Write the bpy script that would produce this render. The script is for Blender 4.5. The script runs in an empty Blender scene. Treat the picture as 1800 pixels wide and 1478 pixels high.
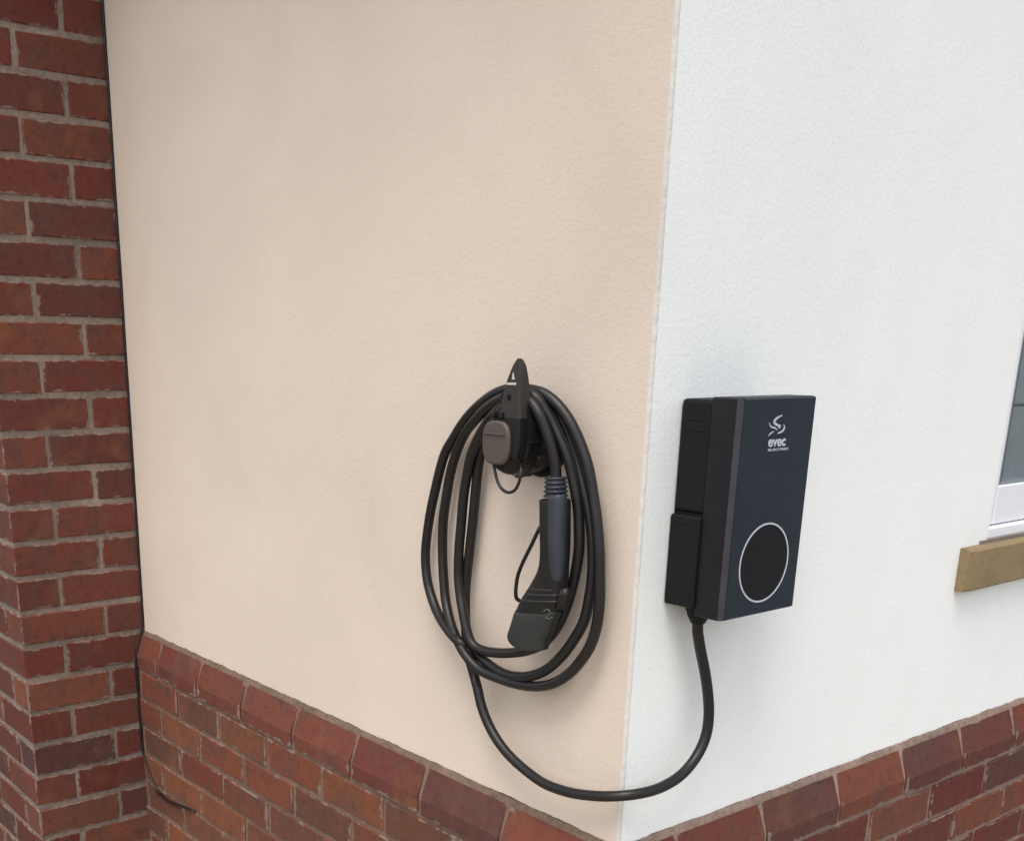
import bpy, bmesh, math, random
from mathutils import Vector, Matrix, noise
random.seed(7)
scene = bpy.context.scene
col = scene.collection

# ------------------------------------------------------------------ camera
F_PX, CX, CY = 1952.711, 699.848, 1231.379          # photo is 1800 x 1478, upper part of a taller frame
YAW, PITCH, ROLL = 0.92332, 0.30626, -0.00562
CAM = Vector((1.04919, -1.22259, 0.73209))
fwd = Vector((-math.sin(YAW)*math.cos(PITCH), math.cos(YAW)*math.cos(PITCH), -math.sin(PITCH)))
r0 = Vector((math.cos(YAW), math.sin(YAW), 0)); d0 = fwd.cross(r0)
right = r0*math.cos(ROLL) + d0*math.sin(ROLL)
down = -r0*math.sin(ROLL) + d0*math.cos(ROLL)
cam = bpy.data.cameras.new('camera'); camo = bpy.data.objects.new('camera', cam); col.objects.link(camo)
m = Matrix((right, -down, -fwd)).transposed().to_4x4(); m.translation = CAM
camo.matrix_world = m
cam.sensor_fit = 'HORIZONTAL'; cam.sensor_width = 36.0
cam.lens = F_PX/1800*36
cam.shift_x = (900-CX)/1800; cam.shift_y = (CY-739)/1800
cam.clip_start = 0.02; cam.clip_end = 2000
scene.camera = camo

# ------------------------------------------------------------------ light
SUN_TRAVEL = Vector((-0.22, 0.38, -0.85)).normalized()
sd = -SUN_TRAVEL
world = bpy.data.worlds.new("World"); scene.world = world; world.use_nodes = True
wn = world.node_tree; bg = wn.nodes['Background']
sky = wn.nodes.new('ShaderNodeTexSky'); sky.sky_type = 'NISHITA'; sky.sun_disc = False
sky.sun_elevation = math.asin(sd.z); sky.sun_rotation = math.atan2(sd.x, sd.y)
sky.air_density = 1.0; sky.dust_density = 3.0; sky.ozone_density = 1.0
hs = wn.nodes.new('ShaderNodeHueSaturation'); hs.inputs['Saturation'].default_value = 0.3      # pale hazy sky
wn.links.new(sky.outputs[0], hs.inputs['Color']); wn.links.new(hs.outputs[0], bg.inputs[0]); bg.inputs[1].default_value = 0.145
sun = bpy.data.lights.new('sun', 'SUN'); sun.energy = 0.85; sun.angle = math.radians(24); sun.color = (1.0, 0.93, 0.84)
suno = bpy.data.objects.new('sun', sun); col.objects.link(suno)
suno.rotation_euler = SUN_TRAVEL.to_track_quat('-Z', 'Y').to_euler()
scene.view_settings.view_transform = 'Standard'; scene.view_settings.look = 'None'
scene.view_settings.gamma = 1.0; scene.view_settings.use_curve_mapping = False
scene.view_settings.exposure = 0.80

# ------------------------------------------------------------------ helpers
def link(name, me, mat=None, parent=None, kind=None, label=None, cat=None, group=None, smooth=False):
    o = bpy.data.objects.new(name, me); col.objects.link(o)
    if mat is not None and me is not None and not me.materials: me.materials.append(mat)
    if parent: o.parent = parent
    for k, v in (('kind', kind), ('label', label), ('category', cat), ('group', group)):
        if v: o[k] = v
    if smooth and me is not None:
        for p in me.polygons: p.use_smooth = True
    return o
def thing(name, label, cat, loc=(0, 0, 0)):
    o = bpy.data.objects.new(name, None); col.objects.link(o); o.location = loc
    o.empty_display_size = 0.05
    o['label'] = label; o['category'] = cat
    return o
def bm_mesh(bm, name='mesh'):
    bmesh.ops.recalc_face_normals(bm, faces=bm.faces)
    me = bpy.data.meshes.new(name); bm.to_mesh(me); bm.free(); return me
def box_bm(bm, a, b, bev=0.0, seg=1):
    t = bmesh.new()
    bmesh.ops.create_cube(t, size=1)
    for v in t.verts:
        v.co = Vector([(a[i]+b[i])/2 + v.co[i]*(b[i]-a[i]) for i in range(3)])
    if bev: bmesh.ops.bevel(t, geom=t.edges[:], offset=bev, segments=seg, profile=0.5, affect='EDGES')
    tm = bpy.data.meshes.new('t'); t.to_mesh(tm); t.free(); bm.from_mesh(tm); bpy.data.meshes.remove(tm)
def box(a, b, bev=0.0, seg=1):
    bm = bmesh.new(); box_bm(bm, a, b, bev, seg); return bm_mesh(bm)
def place(o, parent_loc):               # meshes are built in world space; shift under an Empty at parent_loc
    o.location = -Vector(parent_loc)
def catmull(P, n=8):
    P = [Vector(p) for p in P]; Q = [P[0]*2-P[1]] + P + [P[-1]*2-P[-2]]; out = []
    for i in range(1, len(Q)-2):
        p0, p1, p2, p3 = Q[i-1:i+3]
        for k in range(n):
            t = k/n
            out.append(0.5*((2*p1)+(p2-p0)*t+(2*p0-5*p1+4*p2-p3)*t*t+(-p0+3*p1-3*p2+p3)*t**3))
    out.append(P[-1]); return out
def tube(P, r, sides=14, bm=None, rad=None):
    own = bm is None; bm = bm or bmesh.new()
    t0 = (P[1]-P[0]).normalized(); up = Vector((0, 0, 1)) if abs(t0.z) < .9 else Vector((1, 0, 0))
    n = (up - t0*up.dot(t0)).normalized(); rings = []
    for i, p in enumerate(P):
        t = (P[min(i+1, len(P)-1)]-P[max(i-1, 0)]).normalized()
        n = (n - t*n.dot(t)).normalized(); b = t.cross(n)
        rr = rad(i/(len(P)-1)) if rad else r
        rings.append([bm.verts.new(p + n*math.cos(a)*rr + b*math.sin(a)*rr) for a in [2*math.pi*k/sides for k in range(sides)]])
    for A, B in zip(rings, rings[1:]):
        for k in range(sides): bm.faces.new((A[k], A[(k+1) % sides], B[(k+1) % sides], B[k]))
    bm.faces.new(rings[0][::-1]); bm.faces.new(rings[-1])
    return bm_mesh(bm) if own else bm
def loft(sections, bm=None, cap=True):
    own = bm is None; bm = bm or bmesh.new()
    R = [[bm.verts.new(p) for p in s] for s in sections]; n = len(R[0])
    for A, B in zip(R, R[1:]):
        for k in range(n): bm.faces.new((A[k], A[(k+1) % n], B[(k+1) % n], B[k]))
    if cap: bm.faces.new(R[0][::-1]); bm.faces.new(R[-1])
    return bm_mesh(bm) if own else bm
def ray(px, py):
    return right*(px-CX)/F_PX + down*(py-CY)/F_PX + fwd
def onY(px, py, y):                      # a point of the photo laid on the vertical plane at distance y
    D = ray(px, py); return CAM + D*((y-CAM.y)/D.y)
def onX(px, py, x):
    D = ray(px, py); return CAM + D*((x-CAM.x)/D.x)

# ------------------------------------------------------------------ materials
def mat(name, rough=0.8, base=(.5, .5, .5), spec=0.5):
    m = bpy.data.materials.new(name); m.use_nodes = True
    b = m.node_tree.nodes['Principled BSDF']
    b.inputs['Base Color'].default_value = (*base, 1); b.inputs['Roughness'].default_value = rough
    b.inputs['Specular IOR Level'].default_value = spec
    return m, m.node_tree, b
def nd(nt, t, **kw):
    n = nt.nodes.new(t)
    for k, v in kw.items():
        if k in n.inputs: n.inputs[k].default_value = v
        else: setattr(n, k, v)
    return n
def ramp(nt, src, stops, interp='LINEAR'):
    r = nt.nodes.new('ShaderNodeValToRGB'); nt.links.new(src, r.inputs[0]); r.color_ramp.interpolation = interp
    e = r.color_ramp.elements
    while len(e) < len(stops): e.new(0.5)
    for x, (p, c) in zip(e, stops): x.position = p; x.color = (*c, 1)
    return r.outputs[0]
def mix(nt, fac, a, b, mode='MIX'):
    n = nt.nodes.new('ShaderNodeMix'); n.data_type = 'RGBA'; n.blend_type = mode
    for i, v in ((0, fac), (6, a), (7, b)):
        if hasattr(v, 'is_linked') or hasattr(v, 'links'): nt.links.new(v, n.inputs[i])
        else: n.inputs[i].default_value = v if i == 0 else (*v, 1)
    return n.outputs[2]
def bump(nt, bsdf, h, strength, dist, prev=None):
    b = nd(nt, 'ShaderNodeBump', Strength=strength, Distance=dist); nt.links.new(h, b.inputs['Height'])
    if prev: nt.links.new(prev.outputs[0], b.inputs['Normal'])
    nt.links.new(b.outputs[0], bsdf.inputs['Normal']); return b
def obj_coords(nt, rnd=True):
    tc = nd(nt, 'ShaderNodeTexCoord'); 
    if not rnd: return tc.outputs['Object']
    oi = nd(nt, 'ShaderNodeObjectInfo'); mu = nd(nt, 'ShaderNodeMath', operation='MULTIPLY'); mu.inputs[1].default_value = 37.0
    nt.links.new(oi.outputs['Random'], mu.inputs[0])
    ad = nd(nt, 'ShaderNodeVectorMath', operation='ADD'); nt.links.new(tc.outputs['Object'], ad.inputs[0]); nt.links.new(mu.outputs[0], ad.inputs[1])
    return ad.outputs[0]
def noise_tex(nt, vec, scale, detail=4, rough=.55, dist=0):
    n = nd(nt, 'ShaderNodeTexNoise'); n.inputs['Scale'].default_value = scale; n.inputs['Detail'].default_value = detail
    n.inputs['Roughness'].default_value = rough; n.inputs['Distortion'].default_value = dist
    nt.links.new(vec, n.inputs['Vector']); return n.outputs['Fac']

def render_mat(name, c1, c2, c3):
    m, nt, b = mat(name, 0.92, c1, 0.2)
    v = obj_coords(nt, False)
    big = noise_tex(nt, v, 1.7, 3, .5, .4); mid = noise_tex(nt, v, 9, 5, .6); fine = noise_tex(nt, v, 150, 3, .6); grit = noise_tex(nt, v, 420, 2, .5)
    c = ramp(nt, big, [(.3, c1), (.5, c2), (.72, c3)])
    c = mix(nt, .3, c, ramp(nt, mid, [(.3, (.95, .945, .94)), (.55, (1, 1, 1))]), 'MULTIPLY')
    c = mix(nt, .35, c, ramp(nt, fine, [(.3, (.86, .85, .84)), (.5, (1, 1, 1))]), 'MULTIPLY')
    v2 = nd(nt, 'ShaderNodeMapping'); v2.inputs['Scale'].default_value = (1, 1, .16); nt.links.new(v, v2.inputs[0])
    streak = noise_tex(nt, v2.outputs[0], 7, 6, .7); spots = noise_tex(nt, v, 48, 6, .8); chip = noise_tex(nt, v, 21, 8, .75)
    c = mix(nt, .18, c, ramp(nt, streak, [(.32, (.93, .925, .91)), (.6, (1, 1, 1))]), 'MULTIPLY')
    c = mix(nt, .8, c, ramp(nt, spots, [(.30, (.86, .84, .82)), (.37, (1, 1, 1))]), 'MULTIPLY')
    c = mix(nt, .8, c, ramp(nt, chip, [(.255, (.72, .69, .66)), (.275, (1, 1, 1))]), 'MULTIPLY')
    nt.links.new(c, b.inputs['Base Color'])
    b1 = bump(nt, b, mid, .10, .004)
    b1 = bump(nt, b, spots, .25, .0014, b1)
    b2 = bump(nt, b, fine, .36, .0016, b1)
    bump(nt, b, grit, .35, .0006, b2)
    return m
M_CREAM = render_mat('cream_render', (.61, .517, .437), (.65, .550, .462), (.69, .587, .495))
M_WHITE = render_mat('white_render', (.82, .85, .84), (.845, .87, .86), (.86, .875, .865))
M_BEAD = render_mat('corner_bead_paint', (.55, .525, .485), (.60, .58, .545), (.65, .635, .605))

def brick_mat(name='red_brick', tint=(1, 1, 1)):
    m, nt, b = mat(name, 0.88, (.2, .06, .04), 0.25)
    v = obj_coords(nt)
    oi = nd(nt, 'ShaderNodeObjectInfo')
    base = ramp(nt, oi.outputs['Random'], [(0, (.118, .032, .021)), (.16, (.145, .044, .027)), (.34, (.100, .039, .028)), (.5, (.170, .058, .031)),
                                           (.64, (.120, .042, .029)), (.76, (.086, .042, .034)), (.88, (.185, .072, .036)), (1, (.112, .031, .023))])
    base = mix(nt, 1.0, base, tint, 'MULTIPLY')
    n1 = noise_tex(nt, v, 14, 4, .6, .6); n2 = noise_tex(nt, v, 60, 5, .7); n3 = noise_tex(nt, v, 330, 3, .6)
    c = mix(nt, ramp(nt, n1, [(.45, (0, 0, 0)), (.72, (.75, .75, .75))]), base, (.082, .046, .038))
    n4 = noise_tex(nt, v, 9, 2, .5, .3)
    c = mix(nt, ramp(nt, n4, [(.58, (0, 0, 0)), (.8, (.6, .6, .6))]), c, (.185, .080, .040))
    c = mix(nt, .7, c, ramp(nt, n2, [(.28, (.62, .6, .6)), (.5, (1, 1, 1)), (.75, (1.15, 1.12, 1.1))]), 'MULTIPLY')
    c = mix(nt, ramp(nt, n3, [(.68, (0, 0, 0)), (.78, (.35, .35, .35))]), c, (.24, .17, .145))
    # mortar smeared over the brick's arrises, uneven along each edge
    tc = nd(nt, 'ShaderNodeTexCoord'); sx = nd(nt, 'ShaderNodeSeparateXYZ'); nt.links.new(tc.outputs['Generated'], sx.inputs[0]); ds = []
    for ax, ln in zip('XYZ', (.12, .17, .078)):
        a = nd(nt, 'ShaderNodeMath', operation='PINGPONG'); a.inputs[1].default_value = .5; nt.links.new(sx.outputs[ax], a.inputs[0])
        b_ = nd(nt, 'ShaderNodeMath', operation='MULTIPLY'); b_.inputs[1].default_value = ln; nt.links.new(a.outputs[0], b_.inputs[0]); ds.append(b_.outputs[0])
    def M2(op, p, q):
        n_ = nd(nt, 'ShaderNodeMath', operation=op); nt.links.new(p, n_.inputs[0])
        if isinstance(q, float): n_.inputs[1].default_value = q
        else: nt.links.new(q, n_.inputs[1])
        return n_.outputs[0]
    mid = M2('MAXIMUM', M2('MINIMUM', ds[0], ds[1]), M2('MINIMUM', M2('MAXIMUM', ds[0], ds[1]), ds[2]))
    ne = noise_tex(nt, v, 28, 5, .7)
    lim = M2('MULTIPLY', M2('SUBTRACT', ne, .40), .034)
    sm = M2('DIVIDE', M2('SUBTRACT', lim, mid), .0022)
    cl = nd(nt, 'ShaderNodeClamp'); nt.links.new(sm, cl.inputs[0]); sm2 = M2('MULTIPLY', cl.outputs[0], .72)
    c = mix(nt, sm2, c, (.215, .165, .138))
    nt.links.new(c, b.inputs['Base Color'])
    b1 = bump(nt, b, n2, .5, .0022); bump(nt, b, n3, .4, .0008, b1)
    return m
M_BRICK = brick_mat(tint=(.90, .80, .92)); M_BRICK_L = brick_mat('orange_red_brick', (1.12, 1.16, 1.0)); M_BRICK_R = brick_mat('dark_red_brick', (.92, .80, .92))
def mortar_mat(name='mortar', tint=(1, 1, 1)):
    m, nt, b = mat(name, 0.95, (.3, .25, .22), 0.15)
    v = obj_coords(nt, False)
    n1 = noise_tex(nt, v, 6, 4, .6); n2 = noise_tex(nt, v, 70, 4, .65); n3 = noise_tex(nt, v, 500, 2, .5)
    c = ramp(nt, n1, [(.3, (.175, .142, .120)), (.55, (.235, .188, .160)), (.75, (.29, .232, .20))])
    c = mix(nt, .8, c, ramp(nt, n2, [(.3, (.62, .6, .58)), (.55, (1, 1, 1)), (.8, (1.2, 1.17, 1.15))]), 'MULTIPLY')
    c = mix(nt, 1.0, c, tint, 'MULTIPLY')
    nt.links.new(c, b.inputs['Base Color'])
    b1 = bump(nt, b, n2, .8, .003); bump(nt, b, n3, .4, .0008, b1)
    return m
M_MORTAR = mortar_mat(); M_MORTAR_L = mortar_mat('brown_mortar', (.82, .70, .62)); M_MORTAR_R = mortar_mat('pink_mortar', (1.18, 1.06, 1.04))
def plastic(name, base, rough, spec=.5, coat=0, bscale=900, bstr=.12):
    m, nt, b = mat(name, rough, base, spec)
    v = obj_coords(nt, False)
    n = noise_tex(nt, v, 35, 5, .65)
    c = mix(nt, 1.0, base, ramp(nt, n, [(.35, (.88, .88, .88)), (.7, (1.12, 1.1, 1.08))]), 'MULTIPLY')
    nt.links.new(c, b.inputs['Base Color'])
    r = nt.nodes.new('ShaderNodeMapRange'); r.inputs['To Min'].default_value = max(rough-.06, .02); r.inputs['To Max'].default_value = rough+.1
    nt.links.new(n, r.inputs['Value']); nt.links.new(r.outputs[0], b.inputs['Roughness'])
    b.inputs['Coat Weight'].default_value = coat; b.inputs['Coat Roughness'].default_value = .06
    g = noise_tex(nt, v, bscale, 2, .5); bump(nt, b, g, bstr, .0004)
    return m
M_RUBBER = plastic('black_cable_rubber', (.0095, .0080, .0078), .40, .42)
M_BODY = plastic('matt_black_plastic', (.0055, .0052, .0058), .55, .22)
M_COVER = plastic('satin_black_cover', (.0085, .0075, .0095), .45, .28)
M_EDGE_HL = plastic('charcoal_edge_highlight', (.034, .034, .042), .4, .5)
M_GLOSS = plastic('dark_blue_gloss_front', (.0095, .0175, .0285), .13, .5, .3, 700, .02)
M_HOLST = plastic('holster_black_plastic', (.0075, .007, .0075), .42, .35)
M_HORN = plastic('holster_grey_black_plastic', (.026, .022, .020), .5, .5)
M_FLAP = plastic('dusty_brown_grey_plastic', (.074, .058, .050), .5, .5)
M_GRIP = plastic('slate_grip_plastic', (.030, .036, .046), .34, .5)
M_HEAD = plastic('grey_black_connector_plastic', (.024, .026, .0255), .48, .5)
M_INK = plastic('white_print', (.50, .53, .58), .5, .3)
M_UPVC = mat('white_upvc', .3, (.80, .81, .85))[0]
M_GASK = plastic('grey_gasket', (.22, .25, .27), .5, .4)
M_LEAD = plastic('lead_strip', (.05, .06, .07), .5, .5)
def stone_mat():
    m, nt, b = mat('sandstone', .9, (.4, .3, .2), .2)
    v = obj_coords(nt, False)
    n1 = noise_tex(nt, v, 8, 5, .6, .5); n2 = noise_tex(nt, v, 120, 4, .6)
    c = ramp(nt, n1, [(.25, (.215, .155, .080)), (.5, (.255, .190, .105)), (.75, (.275, .210, .125))])
    c = mix(nt, .6, c, ramp(nt, n2, [(.3, (.75, .73, .7)), (.55, (1, 1, 1))]), 'MULTIPLY')
    nt.links.new(c, b.inputs['Base Color']); bump(nt, b, n2, .6, .0015)
    return m
M_STONE = stone_mat()
def glass_mat():
    m, nt, b = mat('window_glass', .03, (.55, .62, .62), .5)
    tr = nd(nt, 'ShaderNodeBsdfTransparent'); tr.inputs[0].default_value = (.88, .93, .94, 1); gl = nd(nt, 'ShaderNodeBsdfGlossy'); gl.inputs['Roughness'].default_value = .02
    lw = nd(nt, 'ShaderNodeLayerWeight'); lw.inputs[0].default_value = .5
    pw = nd(nt, 'ShaderNodeMath', operation='POWER'); pw.inputs[1].default_value = 3.0; nt.links.new(lw.outputs['Facing'], pw.inputs[0])
    fr = nd(nt, 'ShaderNodeMath', operation='MULTIPLY_ADD'); fr.inputs[1].default_value = .8; fr.inputs[2].default_value = .14; nt.links.new(pw.outputs[0], fr.inputs[0]); mx = nd(nt, 'ShaderNodeMixShader')
    nt.links.new(fr.outputs[0], mx.inputs[0]); nt.links.new(tr.outputs[0], mx.inputs[1]); nt.links.new(gl.outputs[0], mx.inputs[2])
    nt.links.new(mx.outputs[0], nt.nodes['Material Output'].inputs[0])
    return m
M_GLASS = glass_mat()
def blind_mat():
    m, nt, b = mat('net_curtain', .9, (.30, .34, .33), .2)
    v = obj_coords(nt, False); n = noise_tex(nt, v, 5, 3, .5)
    nt.links.new(ramp(nt, n, [(.3, (.62, .68, .71)), (.6, (.74, .79, .80)), (.8, (.68, .76, .72))]), b.inputs['Base Color'])
    return m
M_BLIND = blind_mat()
def ground_mat():
    m, nt, b = mat('lawn_and_soil', .95, (.06, .08, .03), .2)
    v = obj_coords(nt, False); n1 = noise_tex(nt, v, 1.2, 5, .6); n2 = noise_tex(nt, v, 60, 5, .7)
    c = ramp(nt, n2, [(.3, (.035, .05, .018)), (.55, (.07, .10, .03)), (.75, (.12, .14, .055))])
    nt.links.new(c, b.inputs['Base Color']); bump(nt, b, n2, .8, .02)
    return m
M_GROUND = ground_mat()
def asphalt_mat():
    m, nt, b = mat('asphalt', .9, (.09, .09, .09), .25)
    v = obj_coords(nt, False); n1 = noise_tex(nt, v, .8, 5, .6); n2 = noise_tex(nt, v, 90, 4, .7)
    c = mix(nt, .6, ramp(nt, n1, [(.3, (.10, .098, .095)), (.7, (.16, .155, .15))]), ramp(nt, n2, [(.3, (.6, .6, .6)), (.6, (1.1, 1.1, 1.1))]), 'MULTIPLY')
    nt.links.new(c, b.inputs['Base Color']); bump(nt, b, n2, .6, .004)
    return m
M_ASPH = asphalt_mat()
def slab_mat():
    m, nt, b = mat('paving_concrete', .9, (.35, .31, .26), .2)
    v = obj_coords(nt); n1 = noise_tex(nt, v, 6, 5, .6); n2 = noise_tex(nt, v, 120, 4, .6)
    c = ramp(nt, n1, [(.3, (.30, .255, .205)), (.6, (.40, .345, .285)), (.8, (.44, .39, .33))])
    c = mix(nt, .6, c, ramp(nt, n2, [(.3, (.75, .74, .72)), (.55, (1, 1, 1))]), 'MULTIPLY')
    nt.links.new(c, b.inputs['Base Color']); bump(nt, b, n2, .5, .002)
    return m
M_SLAB = slab_mat()
def leaf_mat():
    m, nt, b = mat('leaf_green', .6, (.07, .11, .03), .3)
    v = obj_coords(nt, False); n = noise_tex(nt, v, 12, 3, .5)
    nt.links.new(ramp(nt, n, [(.3, (.045, .08, .02)), (.6, (.09, .13, .035)), (.8, (.14, .16, .05))]), b.inputs['Base Color'])
    return m
M_LEAF = leaf_mat()

# ------------------------------------------------------------------ dimensions
L = 1.7159; DEP = 0.3334; HC = 0.08849; J = 0.0125; BL = 0.225
GZ = -0.80; TOP = 2.05; YEND = 2.6

# ------------------------------------------------------------------ ground
bm = bmesh.new(); S = 300
vs = [bm.verts.new(p) for p in ((-S, -S, GZ), (S, -S, GZ), (S, S, GZ), (-S, S, GZ))]; bm.faces.new(vs)
link('ground', bm_mesh(bm), M_ASPH, kind='structure')
link('lawn', box((-12, -3.2, GZ-.05), (-1.91, -.34, GZ+.006)), M_GROUND, kind='structure')
bed = link('path', box((-1.9, -2.9, GZ-.05), (3.2, 2.9, GZ+.004)), M_MORTAR, kind='structure')
slab_me = box((-.296, -.296, 0), (.296, .296, .03), .004)
slab_me.materials.append(M_SLAB)
for i in range(-3, 6):
    for j in range(-5, 5):
        x, y = i*.6+.35, j*.6+.3
        if x < .35 and y > -.1: continue
        o = link('paving_slab', slab_me, parent=bed)
        o.location = (x, y, GZ+.004+random.uniform(-.0015, .0015)); o.rotation_euler = (random.uniform(-.003, .003), random.uniform(-.003, .003), 0)

# ------------------------------------------------------------------ rendered wall
WALL = thing('rendered_wall', 'smooth rendered house corner, cream on its left face and white on its right, above the brick plinth', 'wall')
def slab(P0, ax, length, zs, normal, n, seed=0.0, amp=.0022, depth=.24):
    """wall slab with a slightly uneven lower edge and real depth behind the face"""
    bm = bmesh.new(); ax = Vector(ax); nrm = Vector(normal); rows = []
    for zi, z in enumerate(zs):
        r = []
        for i in range(n+1):
            s = i/n*length; p = Vector(P0)+ax*s; dz = 0
            if zi == 0: dz = noise.noise(Vector((s*22, seed, 1.7)))*amp + noise.noise(Vector((s*110, 5+seed, 1.7)))*amp*.6
            r.append(bm.verts.new((p.x, p.y, z+dz)))
        rows.append(r)
    fr = [bm.faces.new((A[k], A[k+1], B[k+1], B[k])) for A, B in zip(rows, rows[1:]) for k in range(n)]
    g = bmesh.ops.extrude_face_region(bm, geom=fr)
    for v in [e for e in g['geom'] if isinstance(e, bmesh.types.BMVert)]: v.co -= nrm*depth
    return bm
BE = .0055
link('cream_face', bm_mesh(slab((-L-.08, 0, 0), (1, 0, 0), L+.08-BE, [0, .03, TOP], (0, -1, 0), 260)), M_CREAM, WALL, label='cream left face of the rendered corner')
WY0, WY1, WZ0, WZ1 = 1.030, 2.25, .376, 1.60
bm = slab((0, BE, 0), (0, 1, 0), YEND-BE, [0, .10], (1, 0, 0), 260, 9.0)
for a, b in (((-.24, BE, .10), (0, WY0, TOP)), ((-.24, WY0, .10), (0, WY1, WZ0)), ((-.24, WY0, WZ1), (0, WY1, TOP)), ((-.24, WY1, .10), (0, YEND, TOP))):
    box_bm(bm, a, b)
link('white_face', bm_mesh(bm), M_WHITE, WALL, label='white right face of the rendered corner')
secs = []
for i in range(421):
    z = .001 + (TOP-.015)*i/420
    w = noise.noise(Vector((3, 1, z*16)))*.0007 + noise.noise(Vector((8, 1, z*70)))*.0006 - abs(noise.noise(Vector((5, 3, z*9))))*.0008
    sec = []
    for q in range(6):
        t = math.radians(q*18); rr = BE + w*math.sin(2*t)*1.3
        sec.append((-BE+rr*math.sin(t), BE-rr*math.cos(t), z))
    secs.append(sec+[(-.003, BE+.003, z), (-BE-.003, BE+.003, z), (-BE-.003, .003, z)])
link('corner_bead', loft(secs), M_BEAD, WALL, smooth=False)

# window, recessed in the white face
XF = -.012
bm = bmesh.new(); fw = .039
for a, b in (((XF-.06, WY0, WZ0+.028), (XF, WY0+fw, WZ1)), ((XF-.06, WY0+fw, WZ0+.028), (XF, WY1-fw, WZ0+.105)),
             ((XF-.06, WY1-fw, WZ0+.028), (XF, WY1, WZ1)), ((XF-.06, WY0+fw, WZ1-fw), (XF, WY1-fw, WZ1))):
    box_bm(bm, a, b, .003, 2)
win = link('window', bm_mesh(bm), M_UPVC, WALL); win['label'] = 'white framed window with leaded glass at the right edge of the white face'
gy0, gy1, gz0, gz1 = WY0+fw, WY1-fw, WZ0+.105, WZ1-fw
bm = bmesh.new(); g = .011
for a, b in (((XF-.02, gy0, gz0), (XF-.004, gy0+g, gz1)), ((XF-.02, gy1-g, gz0), (XF-.004, gy1, gz1)), ((XF-.02, gy0+g, gz0), (XF-.004, gy1-g, gz0+.004)), ((XF-.02, gy0+g, gz1-g), (XF-.004, gy1-g, gz1))):
    box_bm(bm, a, b)
link('gasket', bm_mesh(bm), M_GASK, win)
link('pane', box((XF-.018, gy0+.004, gz0+.002), (XF-.012, gy1-.004, gz1-.004)), M_GLASS, win)
k = 0; y = gy0+.022
while y < gy1-.02:
    link('lead_strip', box((XF-.0118, y, gz0+.004), (XF-.0095, y+.0055, gz1-g), .0006), M_LEAD, win); y += .235
z = gz0+.150; z_b = True
while z < gz1-.03:
    link('lead_strip', box((XF-.0122, gy0+g, z), (XF-.0100, gy1-g, z+.0055), .0006), M_LEAD, win); z += .21
bm = bmesh.new(); secs = []
for i in range(161):
    yy = gy0-.03 + (gy1-gy0+.06)*i/160; xx = XF-.05 + math.sin(i*.62)*.012 + math.sin(i*.23)*.006
    secs.append([(xx, yy, gz0-.02), (xx, yy, gz1+.02), (xx-.002, yy, gz1+.02), (xx-.002, yy, gz0-.02)])
link('curtain', loft(secs), M_BLIND, win, smooth=True)
link('sub_sill', box((XF-.06, WY0+.001, WZ0+.002), (XF+.010, WY1-.001, WZ0+.026), .004, 2), M_UPVC, win)
# room box behind the glass
bm = bmesh.new()
for a, b in (((-1.2, gy0-.1, gz0-.1), (-1.18, gy1+.1, gz1+.1)), ((-1.18, gy0-.12, gz0-.1), (-.24, gy0-.1, gz1+.1)), ((-1.18, gy1+.1, gz0-.1), (-.24, gy1+.12, gz1+.1)),
             ((-1.2, gy0-.12, gz1+.1), (-.24, gy1+.12, gz1+.12)), ((-1.2, gy0-.12, gz0-.12), (-.24, gy1+.12, gz0-.1))): box_bm(bm, a, b)
link('room_lining', bm_mesh(bm), M_BLIND, win)

SILL = thing('window_sill', 'sandstone window sill projecting from the white wall under the window', 'window sill')
sx = .023; sy0 = .930
bm = bmesh.new(); prof = [(-.10, .287), (sx-.004, .288), (sx, .292), (sx, .367), (sx-.004, .3715), (-.03, .3745), (-.10, .3745)]
secs = []
for i in range(60):
    yy = sy0 + (YEND-.1-sy0)*i/59; e = .004 if i == 0 else 0
    secs.append([(x-(e if x > 0 else 0) + noise.noise(Vector((yy*30, x*50, zz*50)))*.0008, yy, zz + noise.noise(Vector((yy*25, x*60, zz*60+7)))*.0009) for x, zz in prof])
link('sill_stone', loft(secs), M_STONE, SILL)
link('mortar_bed', box((-.10, WY0-.030, .3747), (.0035, WY0+.9, .3795), .001), M_MORTAR, SILL)

# unseen eave added above the cream wall to shade its top
SHADE_EAVE = thing('added_shade_eave', 'unseen white eave added above the cream wall to shade its top', 'added shade')
link('added_soffit', box((-L-1.0, -.36, TOP-.012), (.10, .1, TOP+.004)), M_UPVC, SHADE_EAVE)
link('added_fascia', box((-L-1.0, -.385, TOP-.03), (.10, -.3605, TOP+.17), .003), M_UPVC, SHADE_EAVE)
link('added_verge', box((.1005, -.385, TOP-.03), (.122, YEND, TOP+.17), .003), M_UPVC, SHADE_EAVE)

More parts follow.
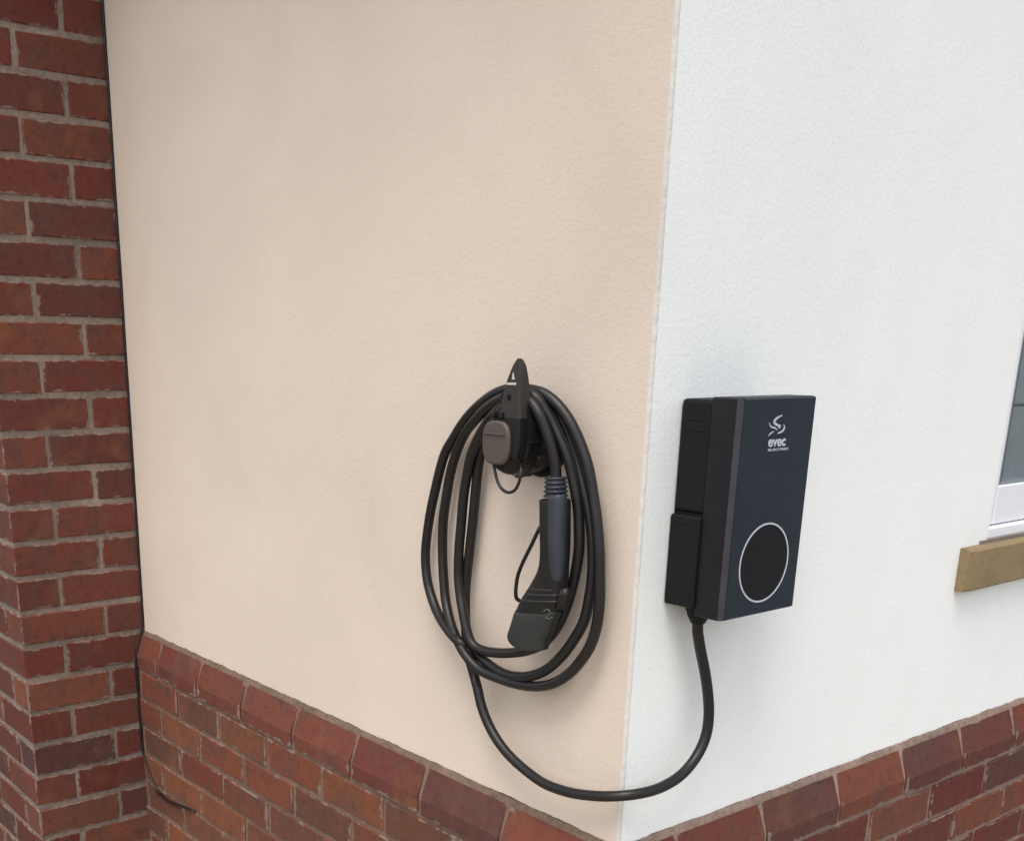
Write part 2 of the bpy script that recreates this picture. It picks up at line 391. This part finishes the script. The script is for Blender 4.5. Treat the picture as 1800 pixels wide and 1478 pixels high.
# ------------------------------------------------------------------ bricks
brick_cache = {}
def brick_mesh(dx, dy, dz, variants=3, mt=None):
    mt = mt or M_BRICK
    key = (mt.name, round(dx, 4), round(dy, 4), round(dz, 4))
    if key not in brick_cache:
        out = []
        for v in range(variants):
            rnd = random.Random(int(dx*1e4)*7+int(dy*1e4)*3+int(dz*1e4) + v)
            t = bmesh.new(); bmesh.ops.create_cube(t, size=1)
            for q in t.verts:
                q.co = Vector((q.co.x*dx, q.co.y*dy, q.co.z*dz)) + Vector([rnd.uniform(-.0013, .0013) for _ in range(3)])
            bmesh.ops.bevel(t, geom=t.edges[:], offset=.0028, segments=1, affect='EDGES')
            me = bm_mesh(t, 'brick'); me.materials.append(mt); out.append(me)
        brick_cache[key] = out
    return random.choice(brick_cache[key])
def lay(parent, a, b, jitter=(0, 0, 0), mt=None):
    d = [b[i]-a[i] for i in range(3)]
    o = link('brick', brick_mesh(*d, mt=mt), parent=parent)
    o.location = [(a[i]+b[i])/2 + random.uniform(-jitter[i], jitter[i]) for i in range(3)]
    o.rotation_euler = (random.uniform(-.002, .002), random.uniform(-.002, .002), random.uniform(-.003, .003))
    return o

PIER = thing('brick_pier', 'tall red brick pier at the left edge, standing forward of the cream wall', 'brick wall')
link('mortar', box((-L-.95, -DEP+.003, GZ), (-L-.003, .0, TOP)), M_MORTAR, PIER)
for k in range(math.floor(GZ/HC)+1, math.floor(TOP/HC)):
    z0, z1 = k*HC+J/2, (k+1)*HC-J/2
    z0 += random.uniform(-.0008, .0008)
    j = (.0012, .0012, .0008)
    if k % 2 == 0:
        lay(PIER, (-L-.1025, -.101, z0), (-L, -.001, z1), j); lay(PIER, (-L-.1025, -DEP, z0), (-L, -.111, z1), j); x = -L-.1125
    else:
        lay(PIER, (-L-.1025, -.217, z0), (-L, -.001, z1), j); lay(PIER, (-L-.215, -DEP, z0), (-L, -.227, z1), j); x = -L-.225
    for q in range(3 if z0 < .6 else 2):
        lay(PIER, (x-.215, -DEP, z0), (x, -DEP+.1025, z1), j); x -= BL

J = .009; OUT = .028; CAPB = -.100; HP = .0800
PLINTH = thing('brick_plinth', 'low red brick plinth with a sloping top course running under both rendered faces', 'brick plinth')
def prism(profile, s0, s1, side, m0=False, m1=False):
    """extrude an (outward, z) profile along a wall face; m = mitred at the outer corner"""
    def P(s, o, z, mit):
        if side == 'L': return ((o if mit else s), -o, z)
        return (o, (-o if mit else s), z)
    n = max(1, int(abs(s1-s0)/.02)) if not (m0 or m1) else 1
    secs = []
    for i in range(n+1):
        s = s0+(s1-s0)*i/n
        secs.append([P(s, o, z, (i == 0 and m0) or (i == n and m1)) for o, z in profile])
    return loft(secs)
mp = [(-.09, -.0004), (.0035, -.0008), (.0060, -.0075), (OUT-.0038, -.066), (OUT-.0038, GZ), (-.09, GZ)]
a = prism(mp, -L, 0, 'L', m1=True); b = prism(mp, YEND, 0, 'R', m1=True)
link('mortar', a, M_MORTAR_L, PLINTH); link('mortar', b, M_MORTAR_R, PLINTH)
cp = [(-.06, -.0115), (.0085, -.0115), (OUT+.0005, -.0640), (OUT+.0015, -.0670), (OUT+.0015, CAPB+.002), (OUT-.001, CAPB), (-.06, CAPB)]
cap_cache = {}
def cap_brick(side, s0, s1, m0=False, m1=False):
    if m0 or m1:
        o = link('brick', prism([(o_, z_) for o_, z_ in cp if o_ > -1], s0, s1, side, m0, m1), M_BRICK if side == 'L' else M_BRICK_R, PLINTH); return
    ln = round(s1-s0, 4); key = (side, ln)
    if key not in cap_cache:
        out = []
        for v in range(3):
            secs = []
            for i, (t, e) in enumerate(((-.5*ln, .0022), (-.5*ln+.003, 0), (-.17*ln, 0), (.17*ln, 0), (.5*ln-.003, 0), (.5*ln, .0022))):
                sec = []
                for q, (o_, z_) in enumerate(cp):
                    jit = noise.noise(Vector((t*20+v*9, q*3.1, 2)))*.0012
                    oo = o_-e+jit; zz = z_ - (e if z_ > -.05 else -e*.5) + jit*.6
                    sec.append((t, -oo, zz) if side == 'L' else (oo, t, zz))
                secs.append(sec)
            out.append(loft(secs))
            out[-1].materials.append(M_BRICK if side == 'L' else M_BRICK_R)
        cap_cache[key] = out
    o = link('brick', random.choice(cap_cache[key]), parent=PLINTH); c = (s0+s1)/2
    o.location = (c, random.uniform(-.0008, .0008), random.uniform(-.001, .001)) if side == 'L' else (random.uniform(-.0008, .0008), c, random.uniform(-.001, .001))
LO, RO = .23983, .57644
# cap course
s = -LO; cap_brick('L', s+J/2, 0, m1=True)
while s-J/2 > -L+.02:
    e = max(s-BL+J/2, -L+.001); cap_brick('L', e, s-J/2); s -= BL
s = RO-2*BL; cap_brick('R', s-J/2, 0, m1=True)
while s < YEND-.05:
    e = min(s+BL-J/2, YEND); cap_brick('R', s+J/2, e); s += BL
# courses below
zt = CAPB-J; r = 1
while zt-(HP-J) > GZ-.02:
    z0, z1 = zt-(HP-J), zt; j = (.001, .001, .0007)
    if r % 2:
        sl, sr = -LO+.1125, RO+.1125-2*BL
        lay(PLINTH, (sl+J/2, -OUT, z0), (OUT, -OUT+.1025, z1), mt=M_BRICK_L); lay(PLINTH, (OUT-.1025, -OUT+.1125, z0), (OUT, sr-J/2, z1), mt=M_BRICK_R)
    else:
        sl, sr = -LO, RO-2*BL
        lay(PLINTH, (OUT-.1025, -OUT, z0), (OUT, sr-J/2, z1), mt=M_BRICK_R); lay(PLINTH, (sl+J/2, -OUT, z0), (OUT-.1125, -OUT+.1025, z1), mt=M_BRICK_L)
    s = sl
    while s-J/2 > -L+.02:
        e = max(s-BL+J/2, -L+.001); lay(PLINTH, (e, -OUT, z0), (s-J/2, -OUT+.1025, z1), j, M_BRICK_L); s -= BL
    s = sr
    while s < YEND-.05:
        e = min(s+BL-J/2, YEND); lay(PLINTH, (OUT-.1025, s+J/2, z0), (OUT, e, z1), j, M_BRICK_R); s += BL
    zt -= HP; r += 1

# ------------------------------------------------------------------ thin black wire in the inner corner
wp = []
for i in range(30):
    z = TOP-.01 - (TOP-.04)*i/29
    wp.append((-L+.0035+noise.noise(Vector((1, 2, z*5)))*.0012, -.0035+noise.noise(Vector((4, 2, z*6)))*.001, z))
wp += [(-L+.004, -.006, .008), (-L+.004, -.016, -.030), (-L+.005, -OUT-.004, -.075), (-L+.004, -OUT-.0045, -.15), (-L+.005, -OUT-.004, -.25), (-L+.008, -OUT-.004, -.345)]
for px, py in ((273, 1384), (283, 1396), (297, 1408), (319, 1416), (336, 1423)):
    wp.append(onY(px, py, -OUT-.0045))
wp.append(Vector(wp[-1])+Vector((.012, .012, -.004)))
o = link('black_wire', tube(catmull(wp, 5), .0031, 8), M_RUBBER, smooth=True)
o['label'] = 'thin black wire running down the inner corner between brick pier and cream wall'; o['category'] = 'wire'

# ------------------------------------------------------------------ charger
B0 = (.0, .155, .37)
CH = thing('ev_charger', 'black car charger box with blue-black front and white ring on the white wall', 'charger', B0)
def cpart(name, me, mt, parent=CH, smooth=False, **kw):
    o = link(name, me, mt, parent, smooth=smooth, **kw)
    if parent is CH: place(o, B0)
    return o
cpart('mounting_plate', box((.0002, .070, .385), (.0009, .232, .660), .002), M_BODY)
bm = bmesh.new()
box_bm(bm, (.001, .0600, .377), (.0545, .238, .5090), .0035, 3)
box_bm(bm, (.003, .0690, .5092), (.0545, .238, .5125), 0)
box_bm(bm, (.001, .0655, .5127), (.0545, .238, .6690), .006, 3)
cpart('back_box', bm_mesh(bm), M_BODY)
for z0, z1 in ((.625, .628), (.640, .643), (.497, .4995), (.392, .394)):
    cpart('body_rib', box((.014, .0590 if z0 < .5 else .0645, z0), (.046, .0610 if z0 < .5 else .0665, z1), .0005), M_BODY)
# cover: tray with a wide chamfer down its left edge
Z0, Z1 = .3660, .6725
cpf = [(.0540, .0660), (.0938, .0660), (.0955, .0672), (.0993, .0722), (.1000, .0735), (.1000, .2375), (.0988, .2392), (.0540, .2392)]
def cov(z, e): return [((x-e if x > .06 else x), (y+e if y < .1 else y-e), z) for x, y in cpf]
cpart('front_cover', loft([cov(Z0, .0030), cov(Z0+.0008, .0012), cov(Z0+.0024, 0), cov(Z1-.0024, 0), cov(Z1-.0008, .0012), cov(Z1, .0030)]), M_COVER)
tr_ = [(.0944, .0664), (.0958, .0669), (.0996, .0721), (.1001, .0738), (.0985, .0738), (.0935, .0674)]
cpart('edge_highlight', loft([[(x, y, z) for x, y in tr_] for z in (Z0+.002, Z1-.0025)]), M_EDGE_HL)  # chamfer's highlight put into colour: a paler strip laid along it
bm = bmesh.new(); box_bm(bm, (.0990, .0748, Z0+.0018), (.1007, .2372, Z1-.0018), .0006, 2)
cpart('front_panel', bm_mesh(bm), M_GLOSS)
def annulus(cy_, cz_, r1, r2, x0, x1, n=72):
    bm = bmesh.new(); R = []
    for q in range(n):
        a_ = 2*math.pi*q/n; c, s_ = math.cos(a_), math.sin(a_)
        R.append([bm.verts.new(p) for p in ((x0, cy_+r1*c, cz_+r1*s_), (x1, cy_+r1*c, cz_+r1*s_), (x1, cy_+r2*c, cz_+r2*s_), (x0, cy_+r2*c, cz_+r2*s_))])
    for q in range(n):
        A, B = R[q], R[(q+1) % n]
        for w in range(4): bm.faces.new((A[w], A[(w+1) % 4], B[(w+1) % 4], B[w]))
    return bm_mesh(bm)
XP = .1007
rg = onX(1343, 989, XP)
cpart('sensor_disc', annulus(rg.y, rg.z, .0004, .0550, XP-.001, XP+.00015), plastic('dull_black_disc', (.0045, .0048, .0075), .22, .4, 0, 300, .08))
cpart('light_ring', annulus(rg.y, rg.z, .0552, .0577, XP-.001, XP+.0004), M_INK)
def text_obj(body, size, py, px0, width, name):
    cu = bpy.data.curves.new('t', 'FONT'); cu.body = body; cu.size = size; cu.extrude = .0002; cu.offset = size*.025
    t = bpy.data.objects.new('t', cu); col.objects.link(t); bpy.context.view_layer.update()
    me = bpy.data.meshes.new_from_object(t); w = max(v.co.x for v in me.vertices)-min(v.co.x for v in me.vertices)
    bpy.data.objects.remove(t); me.materials.clear()
    o3 = onX(px0, py, XP+.0003); mnx = min(v.co.x for v in me.vertices)
    for v in me.vertices:
        x, y, z = v.co; v.co = Vector((o3.x+z, o3.y+(x-mnx)*width/w, o3.z+y))
    return cpart(name, me, M_INK)
text_obj('evec', .020, 785, 1350, .040, 'lettering')
text_obj('ELECTRIC', .0042, 793, 1350, .047, 'small_lettering')
# emblem: swirl of three strokes above the lettering
def stroke(pts, w, name='emblem'):
    P = catmull([onX(px, py, XP+.0004) for px, py in pts], 6); bm = bmesh.new(); secs = []
    for i, p in enumerate(P):
        t = (P[min(i+1, len(P)-1)]-P[max(i-1, 0)]).normalized(); n = Vector((1, 0, 0)).cross(t)
        f = w*(.35+.65*math.sin(math.pi*min(max(i/(len(P)-1), .04), .96)))
        secs.append([p+n*f, p-n*f, p-n*f-Vector((.001, 0, 0)), p+n*f-Vector((.001, 0, 0))])
    return loft(secs)
bm = bmesh.new()
for pts, w in (([(1374, 729), (1365, 734), (1360, 741), (1366, 746), (1372, 747)], .0026), ([(1377, 745), (1378, 751), (1374, 757), (1366, 761)], .0021),
               ([(1351, 742), (1355, 749), (1361, 751), (1366, 755)], .0016), ([(1350, 765), (1355, 760), (1360, 757)], .0013), ([(1367, 749), (1371, 750)], .0026)):
    bm.from_mesh(stroke([(px+1, py+1) for px, py in pts], w*.72))
cpart('emblem', bm_mesh(bm), M_INK)
# cable gland under the back box
gp = onX(1227, 1088, .033); gx, gy = gp.x, gp.y
secs = []
for z, rr in ((.3800, .0165), (.3740, .0165), (.3735, .0195), (.3660, .0195), (.3640, .0175), (.3580, .0165), (.3500, .0120), (.3470, .0105)):
    secs.append([(gx+rr*math.cos(a_), gy+rr*math.sin(a_), z) for a_ in [2*math.pi*q/12 for q in range(12)]])
cpart('cable_gland', loft(secs), M_BODY)

# ------------------------------------------------------------------ charging cable
K0 = tuple(onY(912, 700, -.04))
CAB = thing('charging_cable', 'long black charging cable coiled over the holster, with its plug hanging inside the coil', 'charging cable', K0)
def kpart(name, me, mt, parent=CAB, smooth=True, **kw):
    o = link(name, me, mt, parent, smooth=smooth, **kw)
    if parent is CAB: place(o, K0)
    return o
RC = .0083
# (px, py, depth in front of the cream wall)
coil = [
 (834,1188,.044),(826,1160,.042),(820,1125,.034),(818.5,1093,.026),(818,1055,.022),(820,1018,.020),(825,972,.020),(831,918,.020),(835,875,.020),(839,835,.020),(846,790,.020),(858,750,.022),(876,716,.026),
 (905,694,.030),(940,695,.030),(968,712,.028),(990,746,.024),(1007,790,.022),(1022,840,.022),(1034,890,.022),(1041,940,.022),(1042,1001,.022),(1036,1050,.024),(1027,1090,.026),(1010,1122,.030),(989,1151,.034),
 (963,1175,.036),(936,1187,.036),(909,1189,.036),(882,1182,.034),(855,1164,.032),(830,1143,.030),
 (810,1130,.048),(793,1114,.044),(774,1086,.034),(761,1056,.026),(751,1018,.022),(748,972,.020),(754,917,.020),(764,866,.020),(780,803,.020),(798,769,.022),(818,738,.026),(844,711,.034),(875,690,.042),
 (906,683,.048),(940,687,.048),(962,696,.044),(984,716,.040),(1004,745,.036),(1021,782,.032),(1034,822,.030),(1042,867,.028),(1049,917,.028),(1053,966,.028),(1054,1012,.028),(1054,1055,.028),(1049,1099,.028),
 (1038,1134,.030),(1021,1161,.032),(1000,1184,.034),(974,1200,.036),(944,1206,.036),(909,1202,.036),(872,1190,.040),(842,1176,.046),(820,1153,.050),
 (804,1125,.046),(792,1094,.036),(784,1058,.026),(780,1018,.022),(778,972,.020),(779,918,.020),(785,872,.020),(792,831,.020),(803,793,.022),(817,762,.026),(834,740,.034),(855,718,.048),(880,702,.058),
 (912,692,.064),(940,697,.060),(959,722,.052),(973,747,.046),(986,775,.042),(998,804,.038),(1007,840,.034),(1013,872,.032),(1017,904,.030),(1018,958,.030),(1013,999,.030),(1004,1039,.030),(992,1075,.032),
 (975,1108,.032),(952,1132,.030),(926,1143,.030),(900,1147,.030),(872,1147,.032),(846,1142,.036),(829,1130,.040),(820,1105,.040),(814,1075,.038),(809,1045,.034),(806,1010,.032),(807,966,.032),(811,918,.032),(815,872,.032),
 (821,835,.032),(828,802,.034),(839,773,.038),(856,744,.048),(880,717,.060),(908,703,.068),(932,706,.068),(948,728,.066),(958,752,.062),(967,778,.058),(974,805,.054),(977,828,.052),(977,846,.052)]
sp = catmull([(a_, b_, c_) for a_, b_, c_ in coil], 5)
coil3 = [onY(p.x, p.y, -p.z) for p in sp]
tail = [(1227,1085),(1227,1108),(1229,1128),(1233,1150),(1239,1180),(1244,1216),(1246,1250),(1243,1283),(1233,1313),(1216,1341),(1193,1365),(1160,1384),(1124,1394),(1084,1398.5),(1043,1398),(1001,1392),(959,1377.5),(926,1355),(898,1330),(876,1303),(859,1273),(847,1242),(840,1212),(836,1195)]
tp = catmull([(a_, b_, 0) for a_, b_ in tail], 6); ts = []
for i, p in enumerate(tp):
    D = ray(p.x, p.y); f = i/(len(tp)-1)
    cands = []
    cands.append((.034+CAM.y)/(-D.y) if D.y > 0 else -9)                 # plane y = -.044
    cands.append((.034-CAM.x)/D.x if D.x < 0 else -9)                    # plane x = .034
    cc_ = D.x-D.y; cands.append((.052-(CAM.x-CAM.y))/cc_)                # plane x - y = .068
    ts.append(max(cands))
for it in range(60):
    ts = [ts[0]]+[(ts[i-1]+2*ts[i]+ts[i+1])/4 for i in range(1, len(ts)-1)]+[ts[-1]]
tail3 = [CAM+ray(p.x, p.y)*t for p, t in zip(tp, ts)]
for i in range(10):                                                       # leave the gland straight down
    w = 1-i/10; tail3[i] = tail3[i].lerp(Vector((gx, gy, tail3[i].z)), w)
full = tail3[:-3]+coil3[2:]
kpart('cord', tube(full, RC, 14), M_RUBBER)
# strain relief
rel = [onY(977, y_, -.053) for y_ in [838+.75*q for q in range(48)]]
kpart('strain_relief', tube(rel, 0, 16, rad=lambda t: .0150+.0016*math.sin(t*2*math.pi*4.5)+.0022*t), M_GRIP)
PY = -.058
pairs = [((950,876),(1002,876),.55),((947,879),(1004,879),.8),((948,890),(1004,890),.86),((949,930),(1003,931),.9),((950,962),(1002,966),.9),((949,985),(1000,992),.9),((944,1003),(1000,1012),.92),((930,1026),(1001,1031),.95),
         ((913,1050),(999,1054),1.0),((901,1074),(991,1080),1.0)]
def psec(a_, b_, dep, y0, n=20, e=.75, off=0):
    A, B = onY(*a_, y0), onY(*b_, y0); c = (A+B)/2; u = (B-A)/2*.78; v = Vector((0, -1, 0))*.0185*dep; out = []
    for q in range(n):
        t = 2*math.pi*q/n; cx_, sy_ = math.cos(t), math.sin(t)
        out.append(c + u*(abs(cx_)**e*(1 if cx_ > 0 else -1)) + v*(abs(sy_)**e*(1 if sy_ > 0 else -1)) + Vector((0, -off, 0)))
    return out
def dens(pr, k=4):
    L6 = catmull([(a_[0], a_[1], 0) for a_, b_, d in pr], k); R6 = catmull([(b_[0], b_[1], 0) for a_, b_, d in pr], k); D6 = catmull([(d, 0, 0) for a_, b_, d in pr], k)
    return [((l.x, l.y), (r_.x, r_.y), d.x) for l, r_, d in zip(L6, R6, D6)]
kpart('plug_body', loft([psec(a_, b_, d, PY) for a_, b_, d in dens(pairs)]), M_RUBBER)
gpairs = [((964,869),(990,869),.5),((962,874),(991,874),.62),((962,900),(991,900),.66),((962,940),(990,940),.66),((963,975),(989,978),.62),((965,1003),(987,1008),.5),((968,1020),(984,1024),.3)]
kpart('grip', loft([psec((a_[0]+3, a_[1]), (b_[0]+3, b_[1]), d, PY-.0085) for a_, b_, d in dens(gpairs)]), M_GRIP)
hp = [((902,1070),(993,1076),.96),((899,1076),(991,1082),1.04),((896,1088),(987,1090),1.06),((892,1102),(981,1106),1.06),((888.5,1113),(975,1120),1.05),((891,1122),(970,1130),1.03),((899,1131),(967,1138),.98),((912,1138),(963,1142.5),.9),((916,1138.5),(960,1141.5),.7)]
kpart('plug_head', loft([psec(a_, b_, d, PY) for a_, b_, d in dens(hp, 3)]), M_HEAD)
for a_, b_, d in (((928,1032),(998,1036),.99), ((921,1041),(999,1045),1.02), ((914,1052),(998,1056),1.04)):
    up = [psec((a_[0], a_[1]-1.6), (b_[0], b_[1]-1.6), d*.97, PY), psec((a_[0]-1, a_[1]-.8), (b_[0]+1, b_[1]-.8), d*1.02, PY), psec((a_[0]-1, a_[1]+.8), (b_[0]+1, b_[1]+.8), d*1.02, PY), psec((a_[0], a_[1]+1.6), (b_[0], b_[1]+1.6), d*.97, PY)]
    kpart('plug_rib', loft(up), M_HEAD)
pts = [onY(px, py, PY-.0205) for px, py in ((955, 1075), (960, 1071), (966, 1073), (965, 1079), (959, 1084), (965, 1087), (971, 1084))]
kpart('plug_mark', tube(catmull(pts, 4), .0008, 6), plastic('grey_print', (.10, .105, .12), .4))
kpart('release_button', loft([psec((984,1035),(1001,1033),.35,PY-.006), psec((983,1045),(1002,1046),.42,PY-.006), psec((980,1062),(997,1064),.42,PY-.006), psec((977,1070),(991,1072),.3,PY-.006)]), M_RUBBER)
lan = [(953,922,.058),(948,929,.062),(941,943,.064),(934,958,.064),(925,976,.062),(917,993,.061),(911,1009,.060),(908,1024,.059),(906.5,1040,.058),(908,1051,.056),(914,1056,.052)]
kpart('lanyard', tube(catmull([onY(a_, b_, -c_) for a_, b_, c_ in lan], 4), .0031, 8), M_RUBBER)

# ------------------------------------------------------------------ holster
H0 = (-.20, 0, .60)
HO = thing('cable_holster', 'black plastic cable hook and plug holster with pointed top, screwed to the cream wall', 'cable holster', H0)
def hpart(name, me, mt, smooth=False, **kw):
    o = link(name, me, mt, HO, smooth=smooth, **kw); place(o, H0); return o
def egg(y, cx_, cz_, rw, rb, rt, n=28):
    out = []
    for q in range(n):
        t = 2*math.pi*q/n; s_ = math.sin(t); c = math.cos(t)
        out.append((cx_+rw*c*(1-.28*max(s_, 0)**1.5), y, cz_+(rt if s_ > 0 else rb)*s_))
    return out
hx, hz = -.203, .600
hpart('back_plate', loft([egg(-.0005, hx, hz, .054, .054, .075), egg(-.006, hx, hz, .054, .054, .075), egg(-.008, hx, hz, .050, .050, .071)]), M_BODY)
hpart('housing', loft([egg(-.007, hx, hz, .043, .045, .054), egg(-.038, hx, hz, .044, .046, .054), egg(-.041, hx, hz, .047, .050, .056), egg(-.052, hx, hz, .048, .051, .057), egg(-.058, hx, hz, .046, .048, .060), egg(-.072, hx, hz, .044, .046, .064), egg(-.082, hx-.003, hz, .036, .040, .058), egg(-.085, hx-.004, hz, .030, .034, .052)]), M_HOLST)
# notches round the lower rim
for q in range(7):
    a_ = math.radians(200+q*23); c = Vector((hx+.046*math.cos(a_), -.047, hz+.0495*math.sin(a_)))
    me = box((-.0035, -.007, -.003), (.0035, .007, .003), .001)
    me.transform(Matrix.Translation(c) @ Matrix.Rotation(-a_+math.pi/2, 4, 'Y')); hpart('rim_lug', me, M_HORN)
# horn: plate rising in front of the cables, front face seen on the left, its right edge in shade
lv = [(630,911,913,915,.003),(633,908,913.5,918,.007),(642,902,914.5,922.5,.011),(655,896.5,914.5,924.5,.014),(670,891,914,925,.017),(685,887.5,913.5,927,.019),(700,884,913,930,.021),(715,881.5,913,934,.023),(735,880.5,913.5,938,.024),(758,883,914,938,.022),(785,888,914,936,.020),(806,893,913,930,.016)]
HY = -.092
def horn_mesh(lv):
  secs = []
  for py, l, rdg, rr, dep in lv:
    A = onY(l, py, HY+.003); B = onY(rdg, py, HY); z = (A.z+B.z)/2; w = B.x-A.x; yb = HY+dep
    bv = min(.003, w*.2)
    secs.append([(A.x, yb, z), (A.x, A.y, z), (A.x+bv, HY+.0006, z), (B.x-bv, HY, z), (B.x-bv*.3, HY+bv*.3, z), (B.x, HY+bv, z), (B.x+.0005, yb, z), (B.x-bv, yb+.002, z), (A.x+bv, yb+.002, z)])
  return loft(secs)
hpart('horn', horn_mesh(lv[:9]), M_HORN)
hpart('horn_base', horn_mesh([(735.4,883,912,937,.023),(756,884,912,940,.024),(775,888,911,941,.023),(792,893,909,939,.020),(806,899,906,934,.015)]), M_HOLST)
secs2 = []
for py, l, rr in ((690, 884, 930), (715, 881, 938), (745, 882, 944), (775, 886, 944)):
    A = onY(l, py, -.074); B = onY(rr-8, py, -.074); z = A.z
    secs2.append([(A.x, -.055, z), (A.x, -.078, z), (B.x, -.078, z), (B.x, -.055, z)])
hpart('horn_root', loft(secs2), M_HOLST)
# small pale shapes on the horn's front face
def decal(px, py, y, name, mt):
    P = [onY(a_, b_, y) for a_, b_ in zip(px, py)]
    return hpart(name, loft([[p for p in P], [p+Vector((0, .0012, 0)) for p in P]]), mt)
M_MARK = plastic('pale_mark', (.55, .51, .44), .5)
decal((901.5, 904.5, 899.5), (654, 667, 667), HY-.0004, 'triangle_mark', M_MARK)
decal((891, 907, 907, 890.5), (672.5, 672.5, 676.5, 676.5), HY-.0004, 'mark_strip', M_MARK)
cc = onY(894.5, 698, HY-.0002)
hpart('screw_head', loft([[(cc.x+.0042*math.cos(t), cc.y-d_, cc.z+.0042*math.sin(t)) for t in [2*math.pi*q/12 for q in range(12)]] for d_ in (-.002, .0006)]), M_BODY)
# socket neck and hinged flap
fc = onY(873, 778, -.0935)
def disc(y, r_, n=28, e=.72, sq=1.08):
    out = []
    for q in range(n):
        t = 2*math.pi*q/n; c, s_ = math.cos(t), math.sin(t)
        out.append((fc.x+r_*abs(c)**e*(1 if c > 0 else -1), y, fc.z+r_*sq*abs(s_)**e*(1 if s_ > 0 else -1)))
    return out
hpart('socket_neck', loft([disc(-.060, .029), disc(-.0898, .027)]), M_HOLST)
hpart('socket_flap', loft([disc(-.0900, .0280), disc(-.0910, .0296), disc(-.0950, .0296), disc(-.0968, .0280), disc(-.0974, .0262)]), M_FLAP)
top = [p for p in disc(-.0992, .0275) if p[2] > fc.z+.012]
hpart('flap_lip', box((fc.x-.023, -.1000, fc.z+.0115), (fc.x+.022, -.0972, fc.z+.0140), .001, 2), M_FLAP)
hpart('hinge', box((fc.x-.013, -.092, fc.z+.0345), (fc.x+.014, -.074, fc.z+.047), .004, 2), M_BODY)
for sx_ in (-.008, .009):
    hpart('hinge_knuckle', box((fc.x+sx_-.0035, -.097, fc.z+.035), (fc.x+sx_+.0035, -.090, fc.z+.0445), .002, 2), M_HOLST)
lp = [(867,812,.088),(869,822,.090),(871,833,.090),(875,847,.090),(882,859,.090),(893,865.5,.090),(904,862,.090),(911,851,.090),(914.5,838,.090),(916,824,.086),(916,812,.076)]
hpart('strap_loop', tube(catmull([onY(a_, b_, -c_) for a_, b_, c_ in lp], 5), .0024, 8), M_RUBBER, smooth=True)

# ------------------------------------------------------------------ weed at the foot of the pier
w0 = onY(-6, 1470, -.45); W0 = Vector((w0.x, w0.y, GZ))
WD = thing('weed', 'small green leafy plant at the foot of the brick pier in the lower left corner', 'plant', W0)
lm = bmesh.new(); pr = [(0, 0, 0), (.25, .012, .006), (.55, .017, .004), (.8, .012, -.004), (1, 0, -.016)]
vv = []
for t, w, z in pr: vv.append((lm.verts.new((t*.06, -w, z)), lm.verts.new((t*.06, 0, z-.002)), lm.verts.new((t*.06, w, z))))
for A, B in zip(vv, vv[1:]):
    for q in range(2): lm.faces.new((A[q], A[q+1], B[q+1], B[q]))
leaf_me = bpy.data.meshes.new('leaf'); bmesh.ops.remove_doubles(lm, verts=lm.verts, dist=1e-5); lm.to_mesh(leaf_me); lm.free(); leaf_me.materials.append(M_LEAF)
for s_ in range(9):
    a_ = random.uniform(0, 2*math.pi); h = random.uniform(.14, .30); lean = random.uniform(.02, .10)
    st = catmull([(0, 0, 0), (lean*.3*math.cos(a_), lean*.3*math.sin(a_), h*.5), (lean*math.cos(a_), lean*math.sin(a_), h)], 4)
    link('stem', tube(st, .0018, 6), M_LEAF, WD)
    for q in range(11):
        p = st[min(len(st)-1, 1+int(q*(len(st)-1)/11))]
        o = link('leaf', leaf_me, parent=WD); o.location = p
        o.rotation_euler = (random.uniform(-.4, .4), random.uniform(-.7, .3), random.uniform(0, 6.28)); sc = random.uniform(.6, 1.1); o.scale = (sc, sc, sc)
